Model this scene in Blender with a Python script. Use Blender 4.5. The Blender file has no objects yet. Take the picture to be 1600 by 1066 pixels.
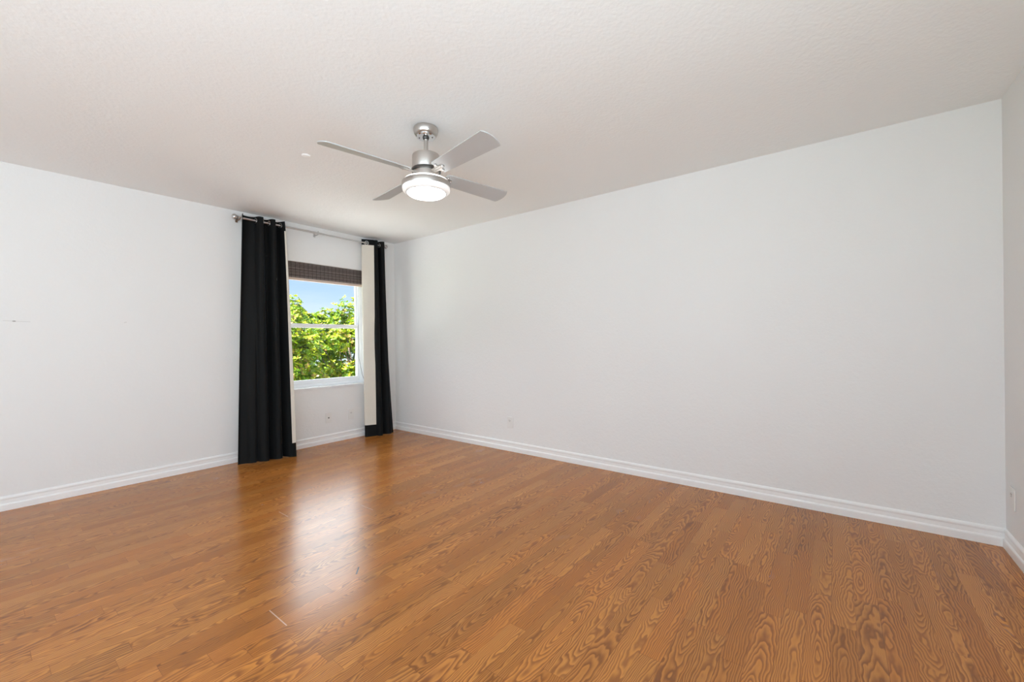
import bpy, bmesh, math, random
import numpy as np
from mathutils import Vector, Matrix

random.seed(7)
rng = np.random.default_rng(7)
PI = math.pi
scene = bpy.context.scene
COL = scene.collection

# ------------------------------------------------------------------ camera
CAM_H = 1.152
YAW, ROLL, FPX = 0.6569, -0.0105, 655.43
F = Vector((math.cos(YAW), math.sin(YAW), 0)); R0 = Vector((math.sin(YAW), -math.cos(YAW), 0)); U0 = Vector((0, 0, 1))
RR = R0 * math.cos(ROLL) + U0 * math.sin(ROLL)
UU = U0 * math.cos(ROLL) - R0 * math.sin(ROLL)
cd = bpy.data.cameras.new('camera')
cam = bpy.data.objects.new('camera', cd); COL.objects.link(cam)
M = Matrix((RR, UU, -F)).transposed().to_4x4()
M.translation = Vector((0, 0, CAM_H))
cam.matrix_world = M
cd.sensor_width = 36; cd.lens = FPX / 1600 * 36; cd.shift_y = -1.1 / 1600
cd.clip_start = 0.02; cd.clip_end = 500
scene.camera = cam

# ------------------------------------------------------------------ exposure
scene.view_settings.view_transform = 'Standard'
scene.view_settings.look = 'None'
scene.view_settings.exposure = 0.20
scene.view_settings.gamma = 1.0
scene.view_settings.use_curve_mapping = False
scene.cycles.max_bounces = 10
scene.cycles.diffuse_bounces = 7
scene.cycles.glossy_bounces = 4
scene.cycles.transparent_max_bounces = 12
scene.cycles.caustics_reflective = False
scene.cycles.caustics_refractive = False
scene.cycles.sample_clamp_indirect = 16.0

# ------------------------------------------------------------------ node helper
class NT:
    def __init__(s, tree): s.t = tree; s.n = tree.nodes; s.l = tree.links
    def node(s, kind, **kw):
        n = s.n.new(kind)
        for k, v in kw.items(): setattr(n, k, v)
        return n
    def put(s, sock, v):
        if isinstance(v, bpy.types.NodeSocket): s.l.new(v, sock)
        else: sock.default_value = v
    def m(s, op, a, b=None, c=None):
        n = s.node('ShaderNodeMath', operation=op)
        s.put(n.inputs[0], a)
        if b is not None: s.put(n.inputs[1], b)
        if c is not None: s.put(n.inputs[2], c)
        return n.outputs[0]
    def comb(s, x, y, z):
        n = s.node('ShaderNodeCombineXYZ')
        for i, v in enumerate((x, y, z)): s.put(n.inputs[i], v)
        return n.outputs[0]
    def noise(s, vec, scale, detail=2, rough=.5, dist=0.0):
        n = s.node('ShaderNodeTexNoise'); s.put(n.inputs['Vector'], vec)
        n.inputs['Scale'].default_value = scale; n.inputs['Detail'].default_value = detail
        n.inputs['Roughness'].default_value = rough; n.inputs['Distortion'].default_value = dist
        return n.outputs['Fac']
    def ramp(s, fac, stops, interp='LINEAR'):
        n = s.node('ShaderNodeValToRGB'); s.put(n.inputs[0], fac); e = n.color_ramp; e.interpolation = interp
        while len(e.elements) < len(stops): e.elements.new(.5)
        for el, (p, c) in zip(e.elements, stops):
            el.position = p; el.color = (*c, 1) if len(c) == 3 else c
        return n.outputs[0]
    def mix(s, fac, a, b, mode='MIX'):
        n = s.node('ShaderNodeMix', data_type='RGBA', blend_type=mode)
        s.put(n.inputs[0], fac)
        for i, v in ((6, a), (7, b)):
            if isinstance(v, tuple) and len(v) == 3: v = (*v, 1)
            s.put(n.inputs[i], v)
        return n.outputs[2]
    def pos(s):
        g = s.node('ShaderNodeNewGeometry'); x = s.node('ShaderNodeSeparateXYZ'); s.l.new(g.outputs['Position'], x.inputs[0])
        return g.outputs['Position'], x.outputs[0], x.outputs[1], x.outputs[2]
    def bump(s, h, strength, dist):
        n = s.node('ShaderNodeBump'); n.inputs['Strength'].default_value = strength; n.inputs['Distance'].default_value = dist
        s.put(n.inputs['Height'], h); return n.outputs[0]

def new_mat(name):
    m = bpy.data.materials.new(name); m.use_nodes = True
    n = NT(m.node_tree); b = n.n['Principled BSDF']
    return m, n, b

def simple(name, col, rough=.5, metal=0.0, spec=.5, bump=None, var=0.0):
    m, n, b = new_mat(name)
    b.inputs['Base Color'].default_value = (*col, 1)
    b.inputs['Roughness'].default_value = rough; b.inputs['Metallic'].default_value = metal
    b.inputs['Specular IOR Level'].default_value = spec
    p, x, y, z = n.pos()
    if var:
        f = n.noise(p, 9, 3)
        n.l.new(n.mix(f, tuple(c * (1 - var) for c in col), tuple(min(1, c * (1 + var)) for c in col)), b.inputs['Base Color'])
    if bump:
        n.l.new(n.bump(n.noise(p, bump[0], 3), bump[1], bump[2]), b.inputs['Normal'])
    return m

# ------------------------------------------------------------------ sky
w = bpy.data.worlds.new('World'); scene.world = w; w.use_nodes = True
wn = NT(w.node_tree); wn.n.clear()
tc = wn.node('ShaderNodeTexCoord'); sp = wn.node('ShaderNodeSeparateXYZ'); wn.l.new(tc.outputs['Generated'], sp.inputs[0])
elev = sp.outputs[2]
base = wn.ramp(elev, [(0.0, (.85, .97, 1.08)), (.12, (.50, .70, 1.10)), (.5, (.16, .34, .80)), (1.0, (.10, .24, .62))])
# bright cloud bank added out of view to whiten the floor reflection: azimuth of the window view, from about 13 degrees up
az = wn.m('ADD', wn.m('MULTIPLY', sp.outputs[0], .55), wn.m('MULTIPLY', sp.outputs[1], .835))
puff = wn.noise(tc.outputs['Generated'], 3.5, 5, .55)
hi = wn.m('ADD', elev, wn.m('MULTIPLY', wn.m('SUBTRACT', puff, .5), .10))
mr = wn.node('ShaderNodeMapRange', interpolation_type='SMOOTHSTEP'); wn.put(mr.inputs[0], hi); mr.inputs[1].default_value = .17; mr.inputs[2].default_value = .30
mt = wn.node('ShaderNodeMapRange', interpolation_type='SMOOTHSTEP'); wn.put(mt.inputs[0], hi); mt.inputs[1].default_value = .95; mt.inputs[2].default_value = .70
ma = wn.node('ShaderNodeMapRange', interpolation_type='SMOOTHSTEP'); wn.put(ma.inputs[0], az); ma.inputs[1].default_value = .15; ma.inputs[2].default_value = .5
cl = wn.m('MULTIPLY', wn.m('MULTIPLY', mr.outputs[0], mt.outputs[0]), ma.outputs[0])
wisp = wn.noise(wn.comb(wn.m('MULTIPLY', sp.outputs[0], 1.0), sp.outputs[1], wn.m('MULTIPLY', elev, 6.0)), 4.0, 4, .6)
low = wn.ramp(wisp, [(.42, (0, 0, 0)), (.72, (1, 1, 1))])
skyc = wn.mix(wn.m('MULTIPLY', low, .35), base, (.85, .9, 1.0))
CLOUD_FILL = 5.5
cloud_fill = wn.ramp(hi, [(.30, (CLOUD_FILL * .60, CLOUD_FILL * .65, CLOUD_FILL * .72)), (.46, (CLOUD_FILL * 1.75, CLOUD_FILL * 1.86, CLOUD_FILL * 1.98)), (.60, (CLOUD_FILL * 1.0, CLOUD_FILL * 1.05, CLOUD_FILL * 1.12))])
skyc2 = wn.mix(cl, skyc, cloud_fill)
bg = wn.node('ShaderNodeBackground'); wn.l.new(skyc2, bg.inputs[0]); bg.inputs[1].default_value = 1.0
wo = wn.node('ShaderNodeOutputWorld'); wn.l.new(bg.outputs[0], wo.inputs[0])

# ------------------------------------------------------------------ sun, window portal and added fill lamps
def light(name, kind, loc, direction, energy, color=(1, 1, 1), size=None, portal=False, spread=None):
    ld = bpy.data.lights.new(name, kind); ld.energy = energy; ld.color = color
    if kind == 'AREA':
        ld.shape = 'RECTANGLE'; ld.size, ld.size_y = size
        if spread: ld.spread = spread
        ld.cycles.is_portal = portal
    if kind == 'SUN': ld.angle = math.radians(.6)
    o = bpy.data.objects.new(name, ld); COL.objects.link(o)
    o.location = loc; o.rotation_euler = Vector(direction).to_track_quat('-Z', 'Y').to_euler()
    return o

XB, YA, YC, XL, H = 3.4442, 4.6066, -0.7271, -2.6, 2.44
light('sun', 'SUN', (0, 0, 20), (.50, -.05, -.85), 27.0, (1, .96, .88))
light('portal_window', 'AREA', (2.53, YA + .18, 1.34), (0, -1, 0), 1, size=(.98, 1.40), portal=True)
light('fill_lamp_west', 'AREA', (XL - .25, 1.0, 1.0), (1, 0, 1.1), 76, (.83, .975, 1.055), size=(2.8, 1.8))  # added fill lamp, unseen, brightens the room from the west
light('fill_lamp_south', 'AREA', (-.75, YC - .25, 1.0), (0, 1, 1.3), 94, (.83, .975, 1.055), size=(2.6, 1.8))  # added fill lamp behind the camera, lifts the window wall and ceiling

# ------------------------------------------------------------------ materials
def wall_mat(name, col, marks=False, bs=.35):
    m, n, b = new_mat(name)
    p, x, y, z = n.pos()
    b.inputs['Roughness'].default_value = .75; b.inputs['Specular IOR Level'].default_value = .25
    big = n.noise(p, 1.3, 2)
    c = n.mix(big, tuple(v * .985 for v in col), tuple(min(1, v * 1.01) for v in col))
    if marks:
        # thin pencil-like scratch and specks on the left of the window wall
        def cap(x0, z0, x1, z1, r):
            px = n.m('SUBTRACT', x, x0); pz = n.m('SUBTRACT', z, z0); dx, dz = x1 - x0, z1 - z0; L = dx * dx + dz * dz
            t = n.m('DIVIDE', n.m('ADD', n.m('MULTIPLY', px, dx), n.m('MULTIPLY', pz, dz)), L)
            t = n.m('MINIMUM', n.m('MAXIMUM', t, 0.0), 1.0)
            ax = n.m('SUBTRACT', px, n.m('MULTIPLY', t, dx)); az_ = n.m('SUBTRACT', pz, n.m('MULTIPLY', t, dz))
            d = n.m('SQRT', n.m('ADD', n.m('MULTIPLY', ax, ax), n.m('MULTIPLY', az_, az_)))
            return n.m('LESS_THAN', d, r)
        c = n.mix(n.m('MULTIPLY', cap(.15, 1.3265, .275, 1.322, .0022), .22), c, (.3, .28, .26))
        c = n.mix(n.m('MULTIPLY', cap(.197, 1.3245, .203, 1.3245, .005), .6), c, (.25, .23, .21))
        c = n.mix(n.m('MULTIPLY', cap(.783, 1.330, .795, 1.334, .003), .25), c, (.3, .28, .26))
    n.l.new(c, b.inputs['Base Color'])
    a1 = n.noise(p, 55, 3, .55); a2 = n.noise(p, 18, 2, .5)
    ht = n.m('ADD', n.m('MULTIPLY', a1, .7), n.m('MULTIPLY', a2, .5))
    n.l.new(n.bump(ht, bs, .006), b.inputs['Normal'])
    return m

MAT = {}
MAT['wall'] = wall_mat('wall_paint', (.825, .825, .82))
MAT['wall_marked'] = wall_mat('wall_paint_marked', (.825, .825, .82), True)
MAT['ceiling'] = wall_mat('ceiling_paint', (.885, .90, .90), False, .4)
MAT['trim'] = simple('white_gloss_trim', (.88, .88, .875), .35, bump=(40, .05, .002))
MAT['vinyl'] = simple('white_vinyl', (.86, .87, .89), .35, var=.01)
MAT['sill'] = simple('white_marble_sill', (.85, .86, .87), .25, var=.02)
MAT['plate'] = simple('white_plastic_plate', (.80, .79, .77), .4, var=.01)
MAT['plate_light'] = simple('bright_white_plastic', (.88, .88, .88), .4, var=.01)
MAT['socket'] = simple('outlet_face_plastic', (.74, .73, .71), .45, var=.01)
MAT['dark'] = simple('dark_slot', (.03, .03, .03), .5, var=.1)
MAT['nickel'] = simple('brushed_nickel', (.56, .53, .50), .33, 1.0, bump=(300, .04, .001))
MAT['chrome'] = simple('polished_chrome', (.75, .75, .76), .12, 1.0, var=.02)
MAT['blade'] = simple('silver_blade_finish', (.56, .575, .58), .42, .25, var=.02)
MAT['dark_metal'] = simple('dark_motor_ring', (.10, .095, .09), .4, .8, var=.1)
MAT['rod'] = simple('satin_silver_rod', (.62, .61, .60), .28, 1.0, var=.03)
MAT['bronze'] = simple('brown_bracket_metal', (.30, .20, .14), .4, .7, var=.1)
MAT['cord'] = simple('dark_cord', (.10, .09, .08), .8, var=.1)
MAT['cord_light'] = simple('grey_cord', (.45, .47, .42), .8, var=.1)
MAT['bark'] = simple('bark', (.16, .12, .09), .9, bump=(30, .6, .02), var=.3)
MAT['stucco'] = simple('exterior_stucco', (.62, .58, .50), .9, bump=(40, .4, .01), var=.04)
MAT['bounce_white'] = simple('white_bounce_coating', (.85, .85, .84), .8, bump=(30, .2, .01), var=.03)
MAT['sun_block_roof'] = simple('sun_block_shingle', (.22, .17, .14), .9, bump=(20, .5, .02), var=.15)

def fabric(name, col, scale, rough=.85, sheen=.3):
    m, n, b = new_mat(name); p, x, y, z = n.pos()
    b.inputs['Roughness'].default_value = rough; b.inputs['Specular IOR Level'].default_value = .2
    b.inputs['Sheen Weight'].default_value = sheen; b.inputs['Sheen Roughness'].default_value = .4
    b.inputs['Sheen Tint'].default_value = (.6, .75, 1, 1)
    wv = n.noise(n.comb(n.m('MULTIPLY', x, 3.0), n.m('MULTIPLY', y, 3.0), z), scale, 2)
    n.l.new(n.mix(wv, tuple(c * .8 for c in col), tuple(c * 1.2 for c in col)), b.inputs['Base Color'])
    n.l.new(n.bump(wv, .15, .001), b.inputs['Normal'])
    return m
MAT['black_cloth'] = fabric('black_curtain_cloth', (.0045, .005, .005), 160, .7, .06)
MAT['lining'] = fabric('cream_lining_cloth', (.72, .68, .60), 200, .9, 0)

def shade_mat():
    m, n, b = new_mat('woven_bamboo'); p, x, y, z = n.pos()
    b.inputs['Roughness'].default_value = .7; b.inputs['Specular IOR Level'].default_value = .25
    u = n.m('FRACT', n.m('MULTIPLY', z, 1 / .0085)); row = n.m('FLOOR', n.m('MULTIPLY', z, 1 / .0085))
    hsh = n.m('FRACT', n.m('MULTIPLY', n.m('SINE', n.m('MULTIPLY', row, 12.989)), 43758.5))
    c = n.ramp(hsh, [(0, (.09, .072, .068)), (.35, (.22, .18, .165)), (.65, (.14, .12, .115)), (.9, (.38, .33, .31)), (1, (.26, .22, .20))])
    gr = n.noise(n.comb(n.m('MULTIPLY', x, .3), y, n.m('MULTIPLY', z, 6.0)), 60, 3)
    c = n.mix(n.m('MULTIPLY', gr, .5), c, (.30, .24, .21))
    gap = n.m('LESS_THAN', u, .16)
    c = n.mix(gap, c, (.03, .02, .02))
    th = n.m('LESS_THAN', n.m('FRACT', n.m('MULTIPLY', x, 1 / .046)), .10)
    c = n.mix(n.m('MULTIPLY', th, .8), c, (.03, .022, .02))
    n.l.new(c, b.inputs['Base Color'])
    n.l.new(n.bump(n.m('ABSOLUTE', n.m('SUBTRACT', u, .5)), .6, -.004), b.inputs['Normal'])
    return m
MAT['bamboo'] = shade_mat()
MAT['bamboo_hem'] = simple('pale_bamboo_hem', (.62, .50, .43), .65, bump=(90, .3, .003), var=.15)

def glass_mat():
    m = bpy.data.materials.new('window_glass'); m.use_nodes = True; n = NT(m.node_tree); n.n.clear()
    tr = n.node('ShaderNodeBsdfTransparent'); tr.inputs[0].default_value = (.96, .98, .97, 1)
    gl = n.node('ShaderNodeBsdfGlossy'); gl.inputs['Roughness'].default_value = .02
    fr = n.node('ShaderNodeFresnel'); fr.inputs[0].default_value = 1.35
    gm = n.node('ShaderNodeNewGeometry'); fac = n.m('MULTIPLY', fr.outputs[0], n.m('SUBTRACT', 1.0, gm.outputs['Backfacing']))
    mx = n.node('ShaderNodeMixShader'); n.l.new(fac, mx.inputs[0]); n.l.new(tr.outputs[0], mx.inputs[1]); n.l.new(gl.outputs[0], mx.inputs[2])
    o = n.node('ShaderNodeOutputMaterial'); n.l.new(mx.outputs[0], o.inputs[0])
    return m
MAT['glass'] = glass_mat()

def emis(name, col, s):
    m, n, b = new_mat(name)
    b.inputs['Base Color'].default_value = (.9, .9, .9, 1); b.inputs['Emission Color'].default_value = (*col, 1); b.inputs['Emission Strength'].default_value = s
    b.inputs['Roughness'].default_value = .3
    return m
MAT['lamp_glass'] = emis('lit_frosted_glass', (1, .99, .97), 5.0)
MAT['lamp_side'] = emis('lit_acrylic_shade', (1, .99, .97), .28)
MAT['lamp_rim'] = emis('lit_acrylic_rim', (1, .99, .97), 1.3)

# oak laminate: strips run along X, width SW, in boards of two strips
def floor_mat():
    m, n, b = new_mat('oak_laminate'); p, x, y, z = n.pos()
    SW = .0797; SL = .62
    yy = n.m('ADD', y, SW * 200 - 1.777)                  # strip edges pass through y = 1.777
    row = n.m('FLOOR', n.m('DIVIDE', yy, SW))
    v = n.m('SUBTRACT', n.m('DIVIDE', yy, SW), row)       # 0..1 across
    def h1(a, k): return n.m('FRACT', n.m('MULTIPLY', n.m('SINE', n.m('MULTIPLY', a, k)), 4375.85))
    off = h1(row, 12.9898)
    xx = n.m('ADD', n.m('DIVIDE', n.m('ADD', x, 20.0), SL), n.m('MULTIPLY', off, 7.0))
    ci = n.m('FLOOR', xx); u = n.m('SUBTRACT', xx, ci)
    # irregular strip lengths: every second joint is shifted
    cell = n.m('ADD', n.m('MULTIPLY', row, 17.31), n.m('MULTIPLY', ci, 3.77))
    r1, r2, r3, r4 = h1(cell, 1.137), h1(cell, 2.719), h1(cell, 0.5773), h1(cell, 3.3333)
    yc = n.m('MULTIPLY', n.m('ADD', n.m('SUBTRACT', v, .5), n.m('MULTIPLY', n.m('SUBTRACT', r1, .5), 1.3)), SW)
    xs = n.m('ADD', n.m('MULTIPLY', n.m('SUBTRACT', u, n.m('ADD', -.35, n.m('MULTIPLY', r2, 1.7))), SL), 0.0)
    seed = n.m('MULTIPLY', r3, 50.0)
    # slow wander of the grain
    wob = n.noise(n.comb(n.m('MULTIPLY', x, 2.8), n.m('MULTIPLY', y, 9.0), seed), 1.0, 3, .55)
    wob2 = n.noise(n.comb(n.m('MULTIPLY', x, 9.0), n.m('MULTIPLY', y, 30.0), n.m('ADD', seed, 9.0)), 1.0, 2, .5)
    slope = n.m('ADD', .030, n.m('MULTIPLY', r4, .085))
    zz = n.m('MULTIPLY', xs, slope)
    rad = n.m('SQRT', n.m('ADD', n.m('ADD', n.m('MULTIPLY', yc, yc), n.m('MULTIPLY', zz, zz)), .00004))
    rad = n.m('ADD', rad, n.m('MULTIPLY', n.m('SUBTRACT', wob, .5), .075))
    rad = n.m('ADD', rad, n.m('MULTIPLY', n.m('SUBTRACT', wob2, .5), .009))
    ring = n.m('FRACT', n.m('MULTIPLY', rad, n.m('ADD', 105.0, n.m('MULTIPLY', r2, 50.0))))
    line = n.ramp(ring, [(0, (.25,)*3), (.10, (1.0,)*3), (.30, (.85,)*3), (.55, (.30,)*3), (.78, (.06,)*3), (.95, (.0,)*3), (1.0, (.25,)*3)], 'B_SPLINE')
    dens = n.noise(n.comb(n.m('MULTIPLY', x, 2.5), n.m('MULTIPLY', y, 9.0), n.m('ADD', seed, 3.0)), 1.0, 2)
    line = n.m('MULTIPLY', line, n.m('ADD', .50, n.m('MULTIPLY', dens, .80)))
    pore = n.noise(n.comb(n.m('MULTIPLY', x, 22.0), n.m('MULTIPLY', y, 520.0), seed), 1.0, 3, .6)
    pore = n.ramp(pore, [(.48, (0,)*3), (.68, (1,)*3)])
    light_c = n.mix(r1, FLOOR_A, FLOOR_B)
    dark_c = FLOOR_D
    c = n.mix(n.m('MULTIPLY', line, .95), light_c, dark_c)
    c = n.mix(n.m('MULTIPLY', pore, .20), c, (FLOOR_D[0] * 1.1, FLOOR_D[1] * 1.1, FLOOR_D[2] * 1.1))
    tone = n.m('ADD', .87, n.m('MULTIPLY', r3, .27))
    tn = n.node('ShaderNodeVectorMath', operation='SCALE'); n.l.new(c, tn.inputs[0]); n.put(tn.inputs['Scale'], tone); c = tn.outputs[0]
    # seams
    ed = n.m('MINIMUM', v, n.m('SUBTRACT', 1.0, v))
    seam = n.m('LESS_THAN', ed, .010)
    odd = n.m('MODULO', row, 2.0)
    vb = n.m('DIVIDE', n.m('ADD', odd, v), 2.0)
    bed = n.m('MINIMUM', vb, n.m('SUBTRACT', 1.0, vb))
    bseam = n.m('LESS_THAN', bed, .006)
    ue = n.m('MULTIPLY', n.m('MINIMUM', u, n.m('SUBTRACT', 1.0, u)), SL)
    eseam = n.m('LESS_THAN', ue, .0010)
    c = n.mix(n.m('MULTIPLY', n.m('MAXIMUM', seam, eseam), .5), c, FLOOR_D)
    c = n.mix(n.m('MULTIPLY', bseam, .30), c, (.09, .035, .015))
    # highlights painted in as pale lines along board ends, and a dark scuff
    def cap(x0, y0, x1, y1, r):
        px = n.m('SUBTRACT', x, x0); py = n.m('SUBTRACT', y, y0); dx, dy = x1 - x0, y1 - y0; L = dx * dx + dy * dy
        t = n.m('MINIMUM', n.m('MAXIMUM', n.m('DIVIDE', n.m('ADD', n.m('MULTIPLY', px, dx), n.m('MULTIPLY', py, dy)), L), 0.0), 1.0)
        ax = n.m('SUBTRACT', px, n.m('MULTIPLY', t, dx)); ay = n.m('SUBTRACT', py, n.m('MULTIPLY', t, dy))
        return n.m('LESS_THAN', n.m('SQRT', n.m('ADD', n.m('MULTIPLY', ax, ax), n.m('MULTIPLY', ay, ay))), r)
    for a in ((.785, 1.937, .785, 1.780, .0022), (1.286, 3.012, 1.286, 2.88, .0022), (1.686, 2.654, 1.686, 2.52, .0025)):
        c = n.mix(n.m('MULTIPLY', cap(*a), .6), c, (.75, .55, .40))
    c = n.mix(cap(1.170, 1.893, 1.212, 1.940, .0035), c, (.02, .012, .008))
    n.l.new(c, b.inputs['Base Color'])
    rn = n.noise(p, 2.2, 3, .6)
    n.put(b.inputs['Roughness'], n.m('ADD', .20, n.m('ADD', n.m('MULTIPLY', rn, .06), n.m('MULTIPLY', line, .04))))
    b.inputs['Specular IOR Level'].default_value = .36
    hh = n.m('SUBTRACT', n.m('MULTIPLY', pore, -.15), n.m('MULTIPLY', bseam, 1.5))
    n.l.new(n.bump(hh, .10, .0006), b.inputs['Normal'])
    return m
FLOOR_A = (.52, .186, .033); FLOOR_B = (.58, .236, .050); FLOOR_D = (.185, .060, .017)
MAT['floor'] = floor_mat()

def leaf_mat():
    m, n, b = new_mat('leaf'); b.inputs['Roughness'].default_value = .45; b.inputs['Specular IOR Level'].default_value = .4
    at = n.node('ShaderNodeAttribute', attribute_name='tint')
    c = n.ramp(at.outputs['Fac'], [(0, (.018, .06, .008)), (.30, (.07, .16, .008)), (.62, (.19, .30, .008)), (.90, (.36, .40, .010)), (1, (.26, .17, .04))])
    n.l.new(c, b.inputs['Base Color'])
    tl = n.node('ShaderNodeBsdfTranslucent'); n.l.new(c, tl.inputs[0])
    mx = n.node('ShaderNodeMixShader'); mx.inputs[0].default_value = .3
    n.l.new(b.outputs[0], mx.inputs[1]); n.l.new(tl.outputs[0], mx.inputs[2])
    n.l.new(mx.outputs[0], n.n['Material Output'].inputs[0])
    return m
MAT['leaf'] = leaf_mat()
MAT['grass'] = simple('lawn_grass', (.10, .19, .04), .9, bump=(60, .6, .03), var=.35)

# ------------------------------------------------------------------ mesh helpers
def link(name, me, parent=None, mats=None):
    o = bpy.data.objects.new(name, me); COL.objects.link(o)
    for m in (mats or []): me.materials.append(m)
    if parent: o.parent = parent
    return o
def obj(name, bm, mat, parent=None, smooth=False, bevel=0):
    if bevel: bmesh.ops.bevel(bm, geom=bm.edges[:], offset=bevel, segments=2, affect='EDGES', profile=.5)
    bmesh.ops.recalc_face_normals(bm, faces=bm.faces[:])
    me = bpy.data.meshes.new(name); bm.to_mesh(me); bm.free()
    if smooth:
        me.polygons.foreach_set('use_smooth', [True] * len(me.polygons))
        if smooth == 'auto': me.set_sharp_from_angle(angle=math.radians(35))
    return link(name, me, parent, [mat] if not isinstance(mat, list) else mat)
def box(bm, lo, hi, mi=0):
    lo, hi = Vector(lo), Vector(hi)
    vs = [bm.verts.new((x, y, z)) for z in (lo.z, hi.z) for y in (lo.y, hi.y) for x in (lo.x, hi.x)]
    for f in ((0, 2, 3, 1), (4, 5, 7, 6), (0, 1, 5, 4), (2, 6, 7, 3), (0, 4, 6, 2), (1, 3, 7, 5)):
        bm.faces.new([vs[i] for i in f]).material_index = mi
    return vs
def BM(*boxes):
    bm = bmesh.new()
    for b_ in boxes: box(bm, *b_)
    return bm
def lathe(prof, n=64, bm=None, cx=0, cy=0, cap=True):
    bm = bm or bmesh.new(); rings = []
    for r, z in prof:
        if r < 1e-5: rings.append([bm.verts.new((cx, cy, z))])
        else: rings.append([bm.verts.new((cx + r * math.cos(2 * PI * i / n), cy + r * math.sin(2 * PI * i / n), z)) for i in range(n)])
    for a, b_ in zip(rings, rings[1:]):
        for i in range(n):
            j = (i + 1) % n
            q = [a[i % len(a)], a[j % len(a)], b_[j % len(b_)], b_[i % len(b_)]]
            q = list(dict.fromkeys(q))
            if len(q) > 2: bm.faces.new(q)
    if cap:
        for rg in (rings[0], rings[-1]):
            if len(rg) > 2: bm.faces.new(rg)
    return bm
def tube(pts, r, n=10, bm=None, closed=False):
    bm = bm or bmesh.new(); pts = [Vector(p) for p in pts]; rings = []; N = len(pts)
    up = Vector((0, 0, 1)); prev = None
    for i, p in enumerate(pts):
        a = pts[(i - 1) % N] if (closed or i) else p; c = pts[(i + 1) % N] if (closed or i < N - 1) else p
        t = (c - a).normalized()
        s = t.cross(up if abs(t.z) < .9 else Vector((1, 0, 0))).normalized() if prev is None else (prev - t * prev.dot(t)).normalized()
        prev = s; q = t.cross(s); rr = r[i] if isinstance(r, (list, tuple)) else r
        rings.append([bm.verts.new(p + (s * math.cos(2 * PI * k / n) + q * math.sin(2 * PI * k / n)) * rr) for k in range(n)])
    for i in range(N if closed else N - 1):
        a, c = rings[i], rings[(i + 1) % N]
        for k in range(n): bm.faces.new((a[k], a[(k + 1) % n], c[(k + 1) % n], c[k]))
    if not closed:
        bm.faces.new(rings[0]); bm.faces.new(rings[-1])
    return bm
def prism(pts2, axis_fn, a, b_, bm=None):
    """closed 2D outline swept from a to b along an axis; axis_fn(u, v, t) -> xyz"""
    bm = bm or bmesh.new()
    A = [bm.verts.new(axis_fn(u, v, a)) for u, v in pts2]; B = [bm.verts.new(axis_fn(u, v, b_)) for u, v in pts2]
    k = len(pts2)
    for i in range(k): bm.faces.new((A[i], A[(i + 1) % k], B[(i + 1) % k], B[i]))
    bm.faces.new(A); bm.faces.new(B)
    return bm
def thing(name, label, cat, loc=(0, 0, 0), rotz=0, group=None):
    o = bpy.data.objects.new(name, None); COL.objects.link(o); o.empty_display_size = .1
    o.location = loc; o.rotation_euler = (0, 0, rotz); o['label'] = label; o['category'] = cat
    if group: o['group'] = group
    return o
def tag(o, label, cat, group=None):
    o['label'] = label; o['category'] = cat
    if group: o['group'] = group
    return o
def struct(o): o['kind'] = 'structure'; return o
def sempty(name):
    o = bpy.data.objects.new(name, None); COL.objects.link(o); o['kind'] = 'structure'; return o

# ------------------------------------------------------------------ room shell
WX0, WX1, WZ0, WZ1 = 2.05, 3.01, .65, 2.03     # opening of window_1
T = .20
struct(obj('floor', BM(((XL, YC, -.12), (XB, YA, 0))), MAT['floor']))
struct(obj('ceiling', BM(((XL, YC, H), (XB, YA, H + .1))), MAT['ceiling']))
# window wall
struct(obj('wall_north', BM(((XL - T, YA, -.12), (WX0, YA + T, H + .1)), ((WX1, YA, -.12), (XB + T, YA + T, H + .1)),
                            ((WX0, YA, -.12), (WX1, YA + T, WZ0 - .02)), ((WX0, YA, WZ1), (WX1, YA + T, H + .1))), MAT['wall_marked']))
struct(obj('wall_east', BM(((XB, YC - T, -.12), (XB + T, YA, H + .1))), MAT['wall']))
def wall_hole_y(name, y0, y1, x0, x1, hx0, hx1, hz0, hz1):
    struct(obj(name, BM(((x0, y0, -.12), (hx0, y1, H + .1)), ((hx1, y0, -.12), (x1, y1, H + .1)),
                        ((hx0, y0, -.12), (hx1, y1, hz0)), ((hx0, y0, hz1), (hx1, y1, H + .1))), MAT['wall']))
wall_hole_y('wall_south', YC - T, YC, XL - T, XB, -2.1, .6, .4, 2.25)
struct(obj('wall_west', BM(((XL - T, YC, -.12), (XL, -.4, H + .1)), ((XL - T, 2.4, -.12), (XL, YA, H + .1)),
                           ((XL - T, -.4, -.12), (XL, 2.4, .4)), ((XL - T, -.4, 2.25), (XL, 2.4, H + .1))), MAT['wall']))
struct(obj('sun_block_roof', BM(((XL - 1.3, YC - 1.3, H + .12), (XB + .6, YA + T + .15, H + .30))), MAT['sun_block_roof']))  # unseen slab with deep eaves, added to block the sun
for nm, fr in (('added_window_2', [((XL - .14, -.40, .4), (XL - .09, -.34, 2.25)), ((XL - .14, 2.34, .4), (XL - .09, 2.40, 2.25)), ((XL - .14, .97, .46), (XL - .09, 1.03, 2.19)),
                             ((XL - .14, -.34, .4), (XL - .09, 2.34, .46)), ((XL - .14, -.34, 2.19), (XL - .09, 2.34, 2.25))]),
               ('added_window_3', [((-2.1, YC - .14, .4), (-2.04, YC - .09, 2.25)), ((.54, YC - .14, .4), (.6, YC - .09, 2.25)), ((-.78, YC - .14, .46), (-.72, YC - .09, 2.19)),
                             ((-2.04, YC - .14, .4), (.54, YC - .09, .46)), ((-2.04, YC - .14, 2.19), (.54, YC - .09, 2.25))])):
    e = sempty(nm); obj('window_frame', BM(*fr), MAT['vinyl'], e)  # both windows are unseen additions that give the fill lamps an opening

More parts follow.
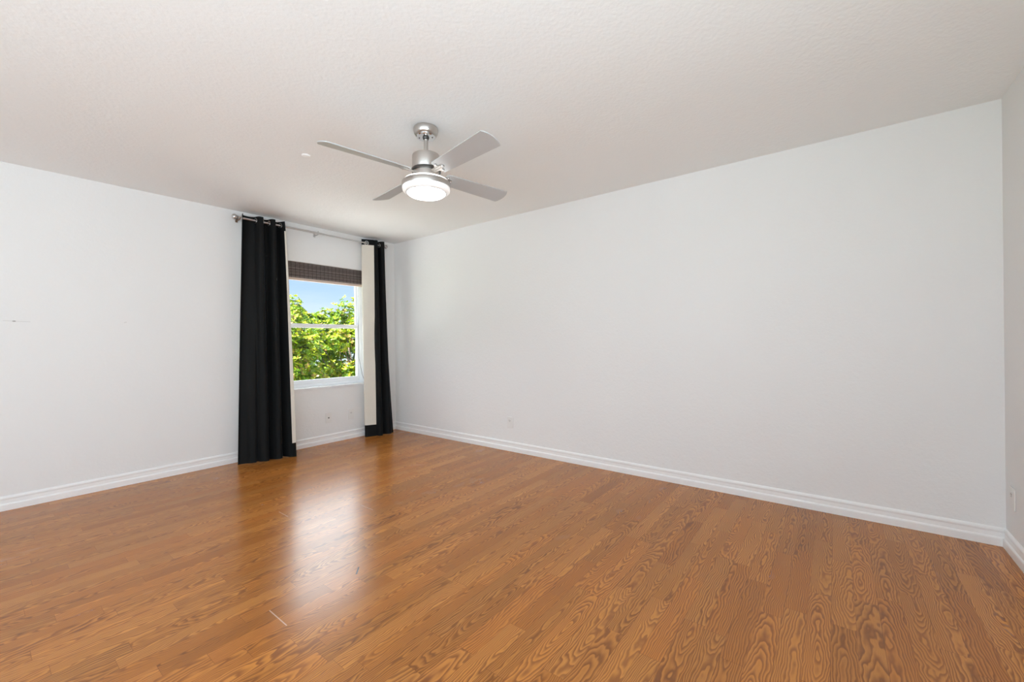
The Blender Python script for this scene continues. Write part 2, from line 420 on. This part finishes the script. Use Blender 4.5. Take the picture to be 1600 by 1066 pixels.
# baseboards: moulded profile (d = distance from wall, z = height)
BASE = [(0, 0), (.016, 0), (.016, .040), (.0135, .046), (.0095, .050), (.0085, .074), (.0105, .079), (.0110, .086), (.0085, .093), (.004, .098), (0, .100)]
def baseboard(name, fn, a, b_):
    o = obj(name, prism(BASE, fn, a, b_), MAT['trim']); struct(o); return o
baseboard('baseboard_north', lambda d, z, t: (t, YA - d, z), XL, XB)
baseboard('baseboard_east', lambda d, z, t: (XB - d, t, z), YC, YA - .016)
baseboard('baseboard_south', lambda d, z, t: (t, YC + d, z), XL, XB - .016)
baseboard('baseboard_west', lambda d, z, t: (XL + d, t, z), YC + .016, YA - .016)

# ------------------------------------------------------------------ window_1
win = sempty('window_1')
y0 = YA + .085
fo = .038
obj('window_frame', BM(((WX0, y0, WZ0), (WX0 + fo, y0 + .09, WZ1)), ((WX1 - fo, y0, WZ0), (WX1, y0 + .09, WZ1)),
                       ((WX0 + fo, y0, WZ1 - .04), (WX1 - fo, y0 + .09, WZ1)), ((WX0 + fo, y0, WZ0), (WX1 - fo, y0 + .09, WZ0 + .035))), MAT['vinyl'], win, bevel=.002)
zr = 1.335
def sash(name, ya, yb, z0_, z1_, st, top, bot):
    x0, x1 = WX0 + fo, WX1 - fo
    f = obj(name, BM(((x0, ya, z0_), (x0 + st, yb, z1_)), ((x1 - st, ya, z0_), (x1, yb, z1_)), ((x0 + st, ya, z1_ - top), (x1 - st, yb, z1_)), ((x0 + st, ya, z0_), (x1 - st, yb, z0_ + bot))), MAT['vinyl'], win, bevel=.002)
    ym = (ya + yb) / 2
    obj('pane', BM(((x0 + st - .004, ym - .002, z0_ + bot - .004), (x1 - st + .004, ym + .002, z1_ - top + .004))), MAT['glass'], f)
    return f
lo = sash('lower_sash', y0 + .012, y0 + .042, WZ0 + .035, zr + .028, .020, .045, .045)
obj('sash_lock', BM(((2.50, y0 + .000, zr + .006), (2.555, y0 + .012, zr + .020))), MAT['vinyl'], lo, bevel=.002)
sash('upper_sash', y0 + .048, y0 + .078, zr - .016, WZ1 - .04, .016, .03, .044)
obj('window_sill', BM(((WX0 - .015, YA - .018, WZ0 - .02), (WX1 + .015, YA - .0005, WZ0)), ((WX0 + .0005, YA - .0005, WZ0 - .02), (WX1 - .0005, y0 - .0005, WZ0))), MAT['sill'], win)

# ------------------------------------------------------------------ woven shade, raised
sh = thing('roman_shade', 'dark brown woven bamboo roman shade pulled up at the top of the window', 'window shade', ((WX0 + WX1) / 2, YA + .03, WZ1 - .005))
OX = Vector(sh.location)
def rel(lo, hi): return (Vector(lo) - OX, Vector(hi) - OX)
sx0, sx1 = WX0 + .004, WX1 - .006
bm = bmesh.new()
prof = []
ny = YA + .012
layers = [(0, WZ1 - .004), (.0, 1.955), (-.004, 1.945), (.004, 1.915), (-.010, 1.895), (.0, 1.878), (-.014, 1.860), (.006, 1.852)]
prof = [(ny + a, z) for a, z in layers] + [(ny + .030 + (i % 2) * .004, z) for i, (a, z) in enumerate(reversed(layers))]
prism([(y - OX.y, z - OX.z) for y, z in prof], lambda a, z, t: (t, a, z), sx0 - OX.x, sx1 - OX.x, bm)
obj('folded_slats', bm, MAT['bamboo'], sh)
# the front slats: thin round slats that give the fold its ribs
bm = bmesh.new()
for k in range(20):
    z = WZ1 - .012 - k * .0085
    dy = -.003 - .008 * abs(math.sin(k * .55)) * (k / 20)
    tube([(sx0 - OX.x, ny + dy - OX.y, z - OX.z), (sx1 - OX.x, ny + dy - OX.y, z - OX.z + rng.uniform(-.0008, .0008))], .0036, 6, bm)
obj('slat_front', bm, MAT['bamboo'], sh)
obj('bottom_bar', BM(rel((sx0, ny - .012, 1.828), (sx1, ny + .022, 1.858))), MAT['bamboo_hem'], sh, bevel=.003)
obj('head_rail', BM(rel((sx0, ny + .004, WZ1 - .030), (sx1, ny + .044, WZ1 - .001))), MAT['bamboo_hem'], sh)
# cords
def P(*q): return [Vector(v) - OX for v in q]
obj('lift_cord', tube(P((2.935, ny + .03, 1.84), (2.933, ny + .03, 1.60), (2.937, ny + .03, 1.45), (2.932, ny + .03, 1.30), (2.938, ny + .028, .95), (2.962, ny, .75), (2.968, YA - .030, .668), (2.966, YA - .030, .58), (2.972, YA - .022, .46), (2.978, YA - .02, .33)), .0022, 6), MAT['cord'], sh, smooth=True)
obj('cord_tassel', lathe([(0, 0), (.006, .001), (.0075, .012), (.005, .03), (.002, .036)], 12, cx=2.978 - OX.x, cy=YA - .02 - OX.y), MAT['cord'], sh, smooth=True).location.z = .295 - OX.z
obj('lift_cord', tube(P((2.885, ny + .03, 1.84), (2.880, ny + .035, 1.78), (2.893, ny + .035, 1.70), (2.886, ny + .035, 1.50)), .0013, 6), MAT['cord_light'], sh, smooth=True)

# ------------------------------------------------------------------ curtain rod
RY, RZ = 4.520, 2.357
rod = thing('curtain_rod', 'thin silver curtain rod with ball finials above the window', 'curtain rod', (2.40, RY, RZ))
RO = Vector(rod.location)
def cylx(x0, x1, r, n=20, bm=None): return tube([(x0 - RO.x, 0, 0), (x1 - RO.x, 0, 0)], r, n, bm)
obj('rod_tube', cylx(1.585, 2.44, .0105), MAT['rod'], rod, smooth='auto')
obj('inner_rod_tube', cylx(2.44, 3.235, .0085), MAT['rod'], rod, smooth='auto')
def ball(cx, r, n=20):
    bm = bmesh.new(); bmesh.ops.create_uvsphere(bm, u_segments=n, v_segments=n // 2, radius=r)
    bmesh.ops.translate(bm, verts=bm.verts[:], vec=(cx - RO.x, 0, 0)); return bm
obj('finial', ball(1.557, .027), MAT['rod'], rod, smooth=True)
obj('finial_collar', cylx(1.578, 1.592, .0145), MAT['rod'], rod, smooth='auto')
obj('finial', ball(3.252, .023), MAT['nickel'], rod, smooth=True)
obj('finial_collar', cylx(3.228, 3.236, .012), MAT['rod'], rod, smooth='auto')
def bracket(x, mat, big=1.0):
    bm = bmesh.new()
    box(bm, (x - .010 * big - RO.x, YA - .004 - RO.y, -.030), (x + .010 * big - RO.x, YA - .0005 - RO.y, .034))
    box(bm, (x - .004 - RO.x, .004, -.018), (x + .004 - RO.x, YA - .004 - RO.y, -.011))
    tube([(x - RO.x, .013 * math.cos(a), .013 * math.sin(a)) for a in np.linspace(-PI * 1.1, .2, 12)], .003, 6, bm)
    return obj('bracket', bm, mat, rod)
bracket(1.602, MAT['bronze']); bracket(2.372, MAT['rod']); bracket(3.229, MAT['rod'])
obj('rod_screw', tube([(2.372 - RO.x, 0, .010), (2.372 - RO.x, 0, .026)], .0035, 8), MAT['nickel'], rod)

# ------------------------------------------------------------------ curtains
def spline(pts, n):
    P_ = np.array(pts, float); P_ = np.vstack([2 * P_[0] - P_[1], P_, 2 * P_[-1] - P_[-2]])
    seg = len(P_) - 3; out = []
    for t in np.linspace(0, seg - 1e-6, n):
        i = int(t); f = t - i; p0, p1, p2, p3 = P_[i:i + 4]
        out.append(.5 * ((2 * p1) + (-p0 + p2) * f + (2 * p0 - 5 * p1 + 4 * p2 - p3) * f * f + (-p0 + 3 * p1 - 3 * p2 + p3) * f ** 3))
    return np.array(out)
def curtain(label, top, bot, ztop, zbot, lin_z0, lin_z1, seed, lin_range=(0, 1), powr=.8):
    ox, oy = np.mean([p[0] for p in bot]), np.mean([p[1] for p in bot])
    root = thing('curtain', label, 'curtain', (ox, oy, 0), 0, 'black lined curtains at the window')
    N, K = 260, 70
    A, B = spline(top, N), spline(bot, N)
    r = np.random.default_rng(seed); ph = r.uniform(0, 6, 8)
    front = np.zeros((K + 1, N, 3)); back = np.zeros((K + 1, N, 3))
    zs = np.linspace(ztop, zbot, K + 1)
    for k, z in enumerate(zs):
        t = (ztop - z) / (ztop - zbot); tt = t ** powr
        P_ = A * (1 - tt) + B * tt
        s = np.linspace(0, 1, N)
        wob = .010 * math.sin(PI * min(1, t * 1.1)) * (np.sin(s * 9 + t * 5 + ph[0]) + .6 * np.sin(s * 23 - t * 7 + ph[1]))
        P_ = P_ + np.stack([wob * .25, wob * .6], 1)
        d = np.gradient(P_, axis=0); d /= np.linalg.norm(d, axis=1)[:, None] + 1e-9
        nrm = np.stack([d[:, 1], -d[:, 0]], 1)
        zz = z + (.004 * np.sin(s * 14 + ph[2]) if k == K else 0)
        front[k, :, :2] = P_ + nrm * .0012; front[k, :, 2] = zz
        back[k, :, :2] = P_ - nrm * .0012; back[k, :, 2] = zz
    front[:, :, 0] -= ox; front[:, :, 1] -= oy; back[:, :, 0] -= ox; back[:, :, 1] -= oy
    def grid(name, G, mat, k0, k1, i0=0, i1=N - 1, flip=False, thick=None):
        bm = bmesh.new(); V = [[bm.verts.new(G[k, i]) for i in range(i0, i1 + 1)] for k in range(k0, k1 + 1)]
        W = [[bm.verts.new(thick[k, i]) for i in range(i0, i1 + 1)] for k in range(k0, k1 + 1)] if thick is not None else None
        for a in range(k1 - k0):
            for i in range(i1 - i0):
                bm.faces.new((V[a][i], V[a][i + 1], V[a + 1][i + 1], V[a + 1][i]))
                if W: bm.faces.new((W[a][i], W[a + 1][i], W[a + 1][i + 1], W[a][i + 1]))
        if W:
            for a in range(k1 - k0):
                for i in (0, i1 - i0): bm.faces.new((V[a][i], V[a + 1][i], W[a + 1][i], W[a][i]))
            for i in range(i1 - i0):
                for a in (0, k1 - k0): bm.faces.new((V[a][i], W[a][i], W[a][i + 1], V[a][i + 1]))
        return obj(name, bm, mat, root, smooth='auto')
    grid('cloth', front, MAT['black_cloth'], 0, K, thick=back)
    # lining: a little behind the cloth, between header band and hem
    k0 = int(np.argmin(abs(zs - lin_z1))); k1 = int(np.argmin(abs(zs - lin_z0)))
    cen = (front + back) / 2; nn = (back - front); nn /= np.linalg.norm(nn, axis=2)[:, :, None]
    i0, i1 = int(lin_range[0] * (N - 1)), int(lin_range[1] * (N - 1))
    grid('lining', cen + nn * .0020, MAT['lining'], k0, k1, i0, i1, thick=cen + nn * .0036)
    # grommets where the header crosses the rod
    kk = int(np.argmin(abs(zs - RZ)))
    line = cen[kk]; yy = line[:, 1] + oy
    for i in range(N - 1):
        if (yy[i] - RY) * (yy[i + 1] - RY) < 0:
            d = line[i + 1] - line[i]; d.resize(3); d = Vector((d[0], d[1], 0)).normalized()
            c = Vector((line[i][0], RY - oy, RZ))
            pts = [c + (d * math.cos(a) + Vector((0, 0, 1)) * math.sin(a)) * .0225 for a in np.linspace(0, 2 * PI, 24, endpoint=False)]
            obj('grommet', tube(pts, .0042, 8, closed=True), MAT['rod'], root, smooth=True)
    return root

topL = [(1.617, 4.487), (1.622, 4.52), (1.645, 4.553), (1.695, 4.562), (1.735, 4.54), (1.745, 4.50), (1.760, 4.474), (1.790, 4.474), (1.805, 4.51), (1.815, 4.548), (1.838, 4.558), (1.860, 4.54), (1.866, 4.50), (1.880, 4.474), (1.905, 4.476),
        (1.916, 4.51), (1.928, 4.548), (1.955, 4.556), (1.974, 4.52), (1.982, 4.49), (1.992, 4.478), (1.994, 4.468), (1.984, 4.470)]
botL = [(1.552, 4.487), (1.575, 4.490), (1.615, 4.462), (1.640, 4.425), (1.675, 4.410), (1.700, 4.430), (1.722, 4.402), (1.755, 4.378), (1.785, 4.385), (1.800, 4.425), (1.818, 4.445), (1.838, 4.41), (1.850, 4.372), (1.875, 4.352), (1.902, 4.362),
        (1.915, 4.41), (1.930, 4.43), (1.950, 4.40), (1.968, 4.365), (1.990, 4.345), (2.015, 4.338), (2.020, 4.326), (1.985, 4.330)]
curtain('wide black grommet curtain left of the window, thin cream lining strip along its right edge', topL, botL, 2.397, .004, .155, 2.30, 3, (.07, 1))
topR = [(3.050, 4.478), (3.015, 4.498), (2.972, 4.522), (2.938, 4.548), (2.936, 4.560), (2.975, 4.568), (3.025, 4.566), (3.048, 4.54), (3.054, 4.50), (3.068, 4.470), (3.098, 4.470), (3.108, 4.51), (3.116, 4.55), (3.136, 4.558), (3.152, 4.53), (3.158, 4.49), (3.175, 4.468), (3.198, 4.474), (3.208, 4.51), (3.214, 4.545)]
botR = [(3.042, 4.455), (3.005, 4.475), (2.965, 4.492), (2.934, 4.512), (2.934, 4.526), (2.975, 4.530), (3.020, 4.52), (3.035, 4.49), (3.046, 4.45), (3.068, 4.416), (3.102, 4.412), (3.118, 4.44), (3.135, 4.465), (3.155, 4.45), (3.170, 4.42), (3.190, 4.400), (3.220, 4.400), (3.245, 4.43), (3.262, 4.45), (3.285, 4.45)]
curtain('narrow black grommet curtain right of the window, broad cream lining strip turned outward', topR, botR, 2.403, .004, .155, 2.318, 5, (0, 1), 1.3)

# ------------------------------------------------------------------ wall plates
def plate(label, name, cat, place, parts, mat):
    e = thing(name, label, cat, place[0], place[1])
    obj('cover_plate', BM(((-.035, -.0065, -.0575), (.035, 0, .0575))), mat, e, bevel=.0022)
    parts(e); return e
def duplex(e):
    for s in (1, -1):
        bm = bmesh.new()
        prism([(.0165 * math.cos(a) , .0145 * math.sin(a) * (1 if abs(math.sin(a)) < .8 else .93)) for a in np.linspace(0, 2 * PI, 24, endpoint=False)], lambda u, v, t: (u, t, v + s * .0195), -.0085, -.0064, bm)
        f = obj('socket', bm, MAT['socket'], e)
        obj('slots', BM(((-.0075, -.0092, s * .0195 - .001), (-.0055, -.0086, s * .0195 + .007)), ((.0055, -.0092, s * .0195 - .0005), (.0075, -.0086, s * .0195 + .006)), ((-.002, -.0092, s * .0195 - .009), (.002, -.0086, s * .0195 - .005))), MAT['dark'], f)
    obj('screw', lathe([(0, -.0078), (.0028, -.0078), (.0032, -.0064)], 12), MAT['chrome'], e).rotation_euler = (0, 0, 0)
    e.children[-1].rotation_euler = (PI / 2, 0, 0)
    e.children[-1].location = (0, 0, 0)
def screw_fix(e):
    for c in e.children:
        if c.name.startswith('screw'): c.rotation_euler = (-PI / 2, 0, 0)
def coax(e):
    o = obj('jack', lathe([(0, 0), (.0062, 0), (.0062, .008), (.0048, .009), (.0048, .014), (0, .014)], 16), MAT['dark'], e)
    o.rotation_euler = (PI / 2, 0, 0); o.location = (-.002, -.006, 0)
    for z in (.043, -.043):
        o = obj('screw', lathe([(0, 0), (.003, 0), (.0026, .0015), (0, .0015)], 10), MAT['socket'], e); o.rotation_euler = (PI / 2, 0, 0); o.location = (0, -.0062, z)
plate('white wall plate with a dark round cable jack, under the left part of the window', 'cable_wall_plate', 'wall plate', ((2.515, YA - .0003, .287), 0), coax, MAT['plate'])
plate('white two-socket outlet below the window, nearer to the narrow right curtain', 'wall_outlet', 'outlet', ((2.795, YA - .0003, .286), 0), duplex, MAT['plate'])
plate('white two-socket outlet low on the long blank wall', 'wall_outlet', 'outlet', ((XB - .0003, 2.690, .296), -PI / 2), duplex, MAT['plate'])
plate('white two-socket outlet on the narrow strip of wall at the far right edge', 'wall_outlet', 'outlet', ((3.315, YC + .0003, .300), PI), duplex, MAT['plate'])

cp = obj('ceiling_cover_cap', lathe([(0, -.009), (.018, -.009), (.027, -.006), (.030, -.001), (.030, 0)], 32), MAT['plate_light'], smooth='auto')
cp.location = (1.43, 2.876, H - .0002); tag(cp, 'small round white cap on the ceiling left of the fan', 'ceiling cap')

# ------------------------------------------------------------------ ceiling fan
FX, FY = 1.701, 1.954
fan = thing('ceiling_fan', 'brushed nickel ceiling fan with four silver blades and a lit round lamp', 'ceiling fan', (FX, FY, H))
def L(prof, **k): return lathe([(r, z - H) for r, z in prof], **k)
can = obj('canopy', L([(0, H - .0003), (.072, H - .0003), (.0735, H - .006), (.073, 2.425), (.070, 2.408), (.064, 2.398), (.055, 2.392), (0, 2.392)]), MAT['nickel'], fan, smooth='auto')
obj('canopy_ring', L([(.020, 2.392), (.056, 2.392), (.058, 2.388), (.054, 2.384), (.020, 2.384), (.020, 2.392)], cap=False), MAT['chrome'], can, smooth='auto')
for a in (.6, 2.2, 3.8, 5.3):
    bmx = lathe([(0, 2.3845 - H), (.004, 2.3845 - H), (.0035, 2.3815 - H), (0, 2.3815 - H)], 10, cx=.040 * math.cos(a), cy=.040 * math.sin(a)); obj('canopy_screw', bmx, MAT['dark_metal'], can)
obj('hanger_ball', L([(0, 2.400), (.019, 2.396), (.021, 2.386), (.017, 2.374), (.013, 2.372), (0, 2.372)]), MAT['dark_metal'], fan, smooth='auto')
obj('downrod', L([(.0125, 2.376), (.0125, 2.296)], n=24), MAT['nickel'], fan, smooth='auto')
obj('rod_collar', L([(.0135, 2.305), (.016, 2.298), (.022, 2.288), (.034, 2.279), (.040, 2.276), (0, 2.276)]), MAT['nickel'], fan, smooth='auto')
obj('motor_housing', L([(0, 2.279), (.072, 2.278), (.079, 2.276), (.0815, 2.271), (.082, 2.264), (.082, 2.192), (.080, 2.188), (0, 2.188)]), MAT['nickel'], fan, smooth='auto')
obj('blade_hub_ring', L([(0, 2.190), (.086, 2.190), (.088, 2.186), (.088, 2.178), (.085, 2.174), (0, 2.174)]), MAT['dark_metal'], fan, smooth='auto')
obj('switch_housing', L([(0, 2.174), (.078, 2.174), (.078, 2.128), (0, 2.128)]), MAT['nickel'], fan, smooth='auto')
kit = obj('light_kit_ring', L([(.120, 2.108), (.1445, 2.108), (.1455, 2.106), (.1455, 2.080), (.1445, 2.078), (.120, 2.078)], cap=False), MAT['nickel'], fan, smooth='auto')
obj('upper_light_rim', L([(0, 2.128), (.110, 2.127), (.130, 2.122), (.137, 2.115), (.137, 2.108), (.12, 2.1075)]), MAT['lamp_rim'], fan, smooth='auto')
sd = obj('lamp_shade', L([(.12, 2.081), (.1425, 2.078), (.1425, 2.068), (.140, 2.060), (.133, 2.053), (.122, 2.050), (.119, 2.050)], cap=True), MAT['lamp_side'], fan, smooth='auto')
obj('lens_ring', L([(.1200, 2.0525), (.1200, 2.0455), (.1155, 2.0455), (.1155, 2.0515), (.1200, 2.0525)], cap=False), MAT['chrome'], sd, smooth='auto')
obj('lamp_lens', L([(.1148, 2.0505), (.113, 2.043), (.104, 2.036), (.080, 2.031), (.04, 2.028), (0, 2.027)]), MAT['lamp_glass'], fan, smooth='auto')
ZB, PITCH = 2.165, -math.radians(15)
for k in range(4):
    an = math.radians(170.65 + 90 * k)
    r_ = Vector((math.cos(an), math.sin(an), 0)); t_ = Vector((-math.sin(an), math.cos(an), 0)); Wd = t_ * math.cos(PITCH) + U0 * math.sin(PITCH); Nn = r_.cross(Wd)
    def B(u, v, h): return r_ * u + Wd * v + Nn * h + Vector((0, 0, ZB - H))
    # outline: tapered plank with a bowed, rounded tip
    out = [(.135, -.052), (.128, -.046), (.126, 0), (.128, .046), (.135, .052)]
    tip = []
    for v in np.linspace(-1, 1, 15):
        tip.append((.626 - .022 * v * v, .0665 * v))
    out = out + list(reversed(tip))
    bmb = prism(out, lambda u, v, t: B(u, v, t), -.003, .003)
    obj('blade', bmb, MAT['blade'], fan, bevel=.0008)
    bmk = prism([(.072, -.016), (.072, .016), (.120, .018), (.135, .034), (.150, .034), (.150, .014), (.178, .012), (.184, 0), (.178, -.012), (.150, -.014), (.150, -.034), (.135, -.034), (.120, -.018)], lambda u, v, t: B(u, v, t), -.0075, -.0035)
    for v in (-.008, .008):
        prism([(.085, v - .003), (.085, v + .003), (.170, v + .003), (.170, v - .003)], lambda u, v_, t: B(u, v_, t), -.0105, -.0075, bmk)
    br = obj('blade_bracket', bmk, MAT['nickel'], fan)
    for (u, v) in ((.142, -.027), (.142, .027), (.176, 0)):
        sb = bmesh.new(); prism([(u + .0042 * math.cos(q), v + .0042 * math.sin(q)) for q in np.linspace(0, 2 * PI, 10, endpoint=False)], lambda a_, b_, t: B(a_, b_, t), -.0100, -.0074, sb)
        obj('blade_screw', sb, MAT['chrome'], br)

# ------------------------------------------------------------------ outside: added bounce slab below the window, lawn and trees
struct(obj('bounce_slab', BM(((-2.0, YA + T + .005, -.75), (6.5, 8.25, -.6))), MAT['bounce_white']))  # unseen white slab added to bounce sunlight up to the ceiling
struct(obj('ground', BM(((-30, YA + T + .01, -3.3), (45, 60, -3.1))), MAT['grass']))
def leaf_tree(label, base, crown, rad, n_ros, seed, tintbias=0.0, size=.085):
    r = np.random.default_rng(seed)
    root = thing('tree', label, 'tree', base, 0, 'green trees outside the window')
    bx = np.array(base); C = np.array(crown) - bx
    # lumpy crown of clumps
    ncl = 60
    dirs = r.normal(size=(ncl, 3)); dirs /= np.linalg.norm(dirs, axis=1)[:, None]
    cc = C + dirs * np.array(rad) * r.uniform(.62, .92, (ncl, 1)); cr = r.uniform(.34, .60, ncl) * min(rad) / 1.5
    verts = []; faces = []; tint = []
    per = n_ros // ncl
    shape = np.array([(0, 0), (.30, .20), (.68, .30), (.92, .20), (1, 0), (.92, -.20), (.68, -.30), (.30, -.20)])
    for c, q in zip(cc, cr):
        d = r.normal(size=(per, 3)); d /= np.linalg.norm(d, axis=1)[:, None]
        for dd in d:
            p = c + dd * q * r.uniform(.55, 1.08) * np.array([1, 1, .85])
            ax = dd * .7 + np.array([0, 0, .75]) + r.normal(size=3) * .25; ax /= np.linalg.norm(ax)
            s1 = np.cross(ax, [.3, .9, .1]); s1 /= np.linalg.norm(s1); s2 = np.cross(ax, s1)
            tb = r.uniform(.0, 1.0) * .75 + tintbias
            nl = r.integers(6, 10)
            for j in range(nl):
                th = 2 * PI * j / nl + r.uniform(-.3, .3); tiltv = r.uniform(.25, .95)
                rd = s1 * math.cos(th) + s2 * math.sin(th)
                ld = rd * math.cos(tiltv) + ax * math.sin(tiltv) * .9; ld /= np.linalg.norm(ld)
                sd_ = np.cross(ax, rd); up = np.cross(ld, sd_)
                Ls = size * r.uniform(.7, 1.25); b0 = len(verts)
                for (u, v) in shape:
                    verts.append(p + ld * (u * Ls + .01) + sd_ * (v * Ls) + up * (abs(v) * .25 - u * u * .12) * Ls)
                faces.append(tuple(range(b0, b0 + 8))); tint.append(min(1, max(0, tb + r.uniform(-.12, .16) + (.25 if r.random() < .03 else 0))))
    me = bpy.data.meshes.new('foliage'); me.from_pydata(verts, [], faces)
    at = me.attributes.new('tint', 'FLOAT', 'FACE'); at.data.foreach_set('value', tint)
    link('foliage', me, root, [MAT['leaf']])
    # trunk and branches to clumps
    bm = bmesh.new(); fork = C * .62
    tube([(0, 0, 0), tuple(fork * .5 + np.array([.08, -.05, 0])), tuple(fork), tuple(C)], [.16, .13, .10, .04], 10, bm)
    for c in cc[::2]:
        mid = (fork + c) / 2 + r.normal(size=3) * .08
        tube([tuple(fork), tuple(mid), tuple(c)], [.05, .03, .008], 6, bm)
    obj('trunk', bm, MAT['bark'], root, smooth=True)
    return root
GZ = -3.1
leaf_tree('leafy yellow-green tree seen through the left half of the window', (4.05, 10.0, GZ), (4.05, 9.9, .55), (1.12, 1.15, 1.75), 3600, 11, .26, .07)
leaf_tree('leafy tree filling the right half of the window', (6.35, 10.3, GZ), (6.35, 10.3, .50), (1.10, 1.15, 1.85), 4200, 12, .24, .07)
leaf_tree('leafy tree right of the window view, its branches reaching into it', (9.0, 11.2, GZ), (9.0, 11.2, .3), (1.2, 1.2, 1.9), 1500, 13, .05, .08)
leaf_tree('wide leafy tree standing behind the gap between the two nearest trees', (5.9, 12.9, GZ), (5.9, 12.9, .60), (2.1, 1.1, 2.1), 4200, 14, .12, .085)
leaf_tree('leafy tree mostly behind the wide left curtain', (1.5, 10.4, GZ), (1.5, 10.4, .2), (1.1, 1.15, 1.8), 1000, 15, .1, .08)
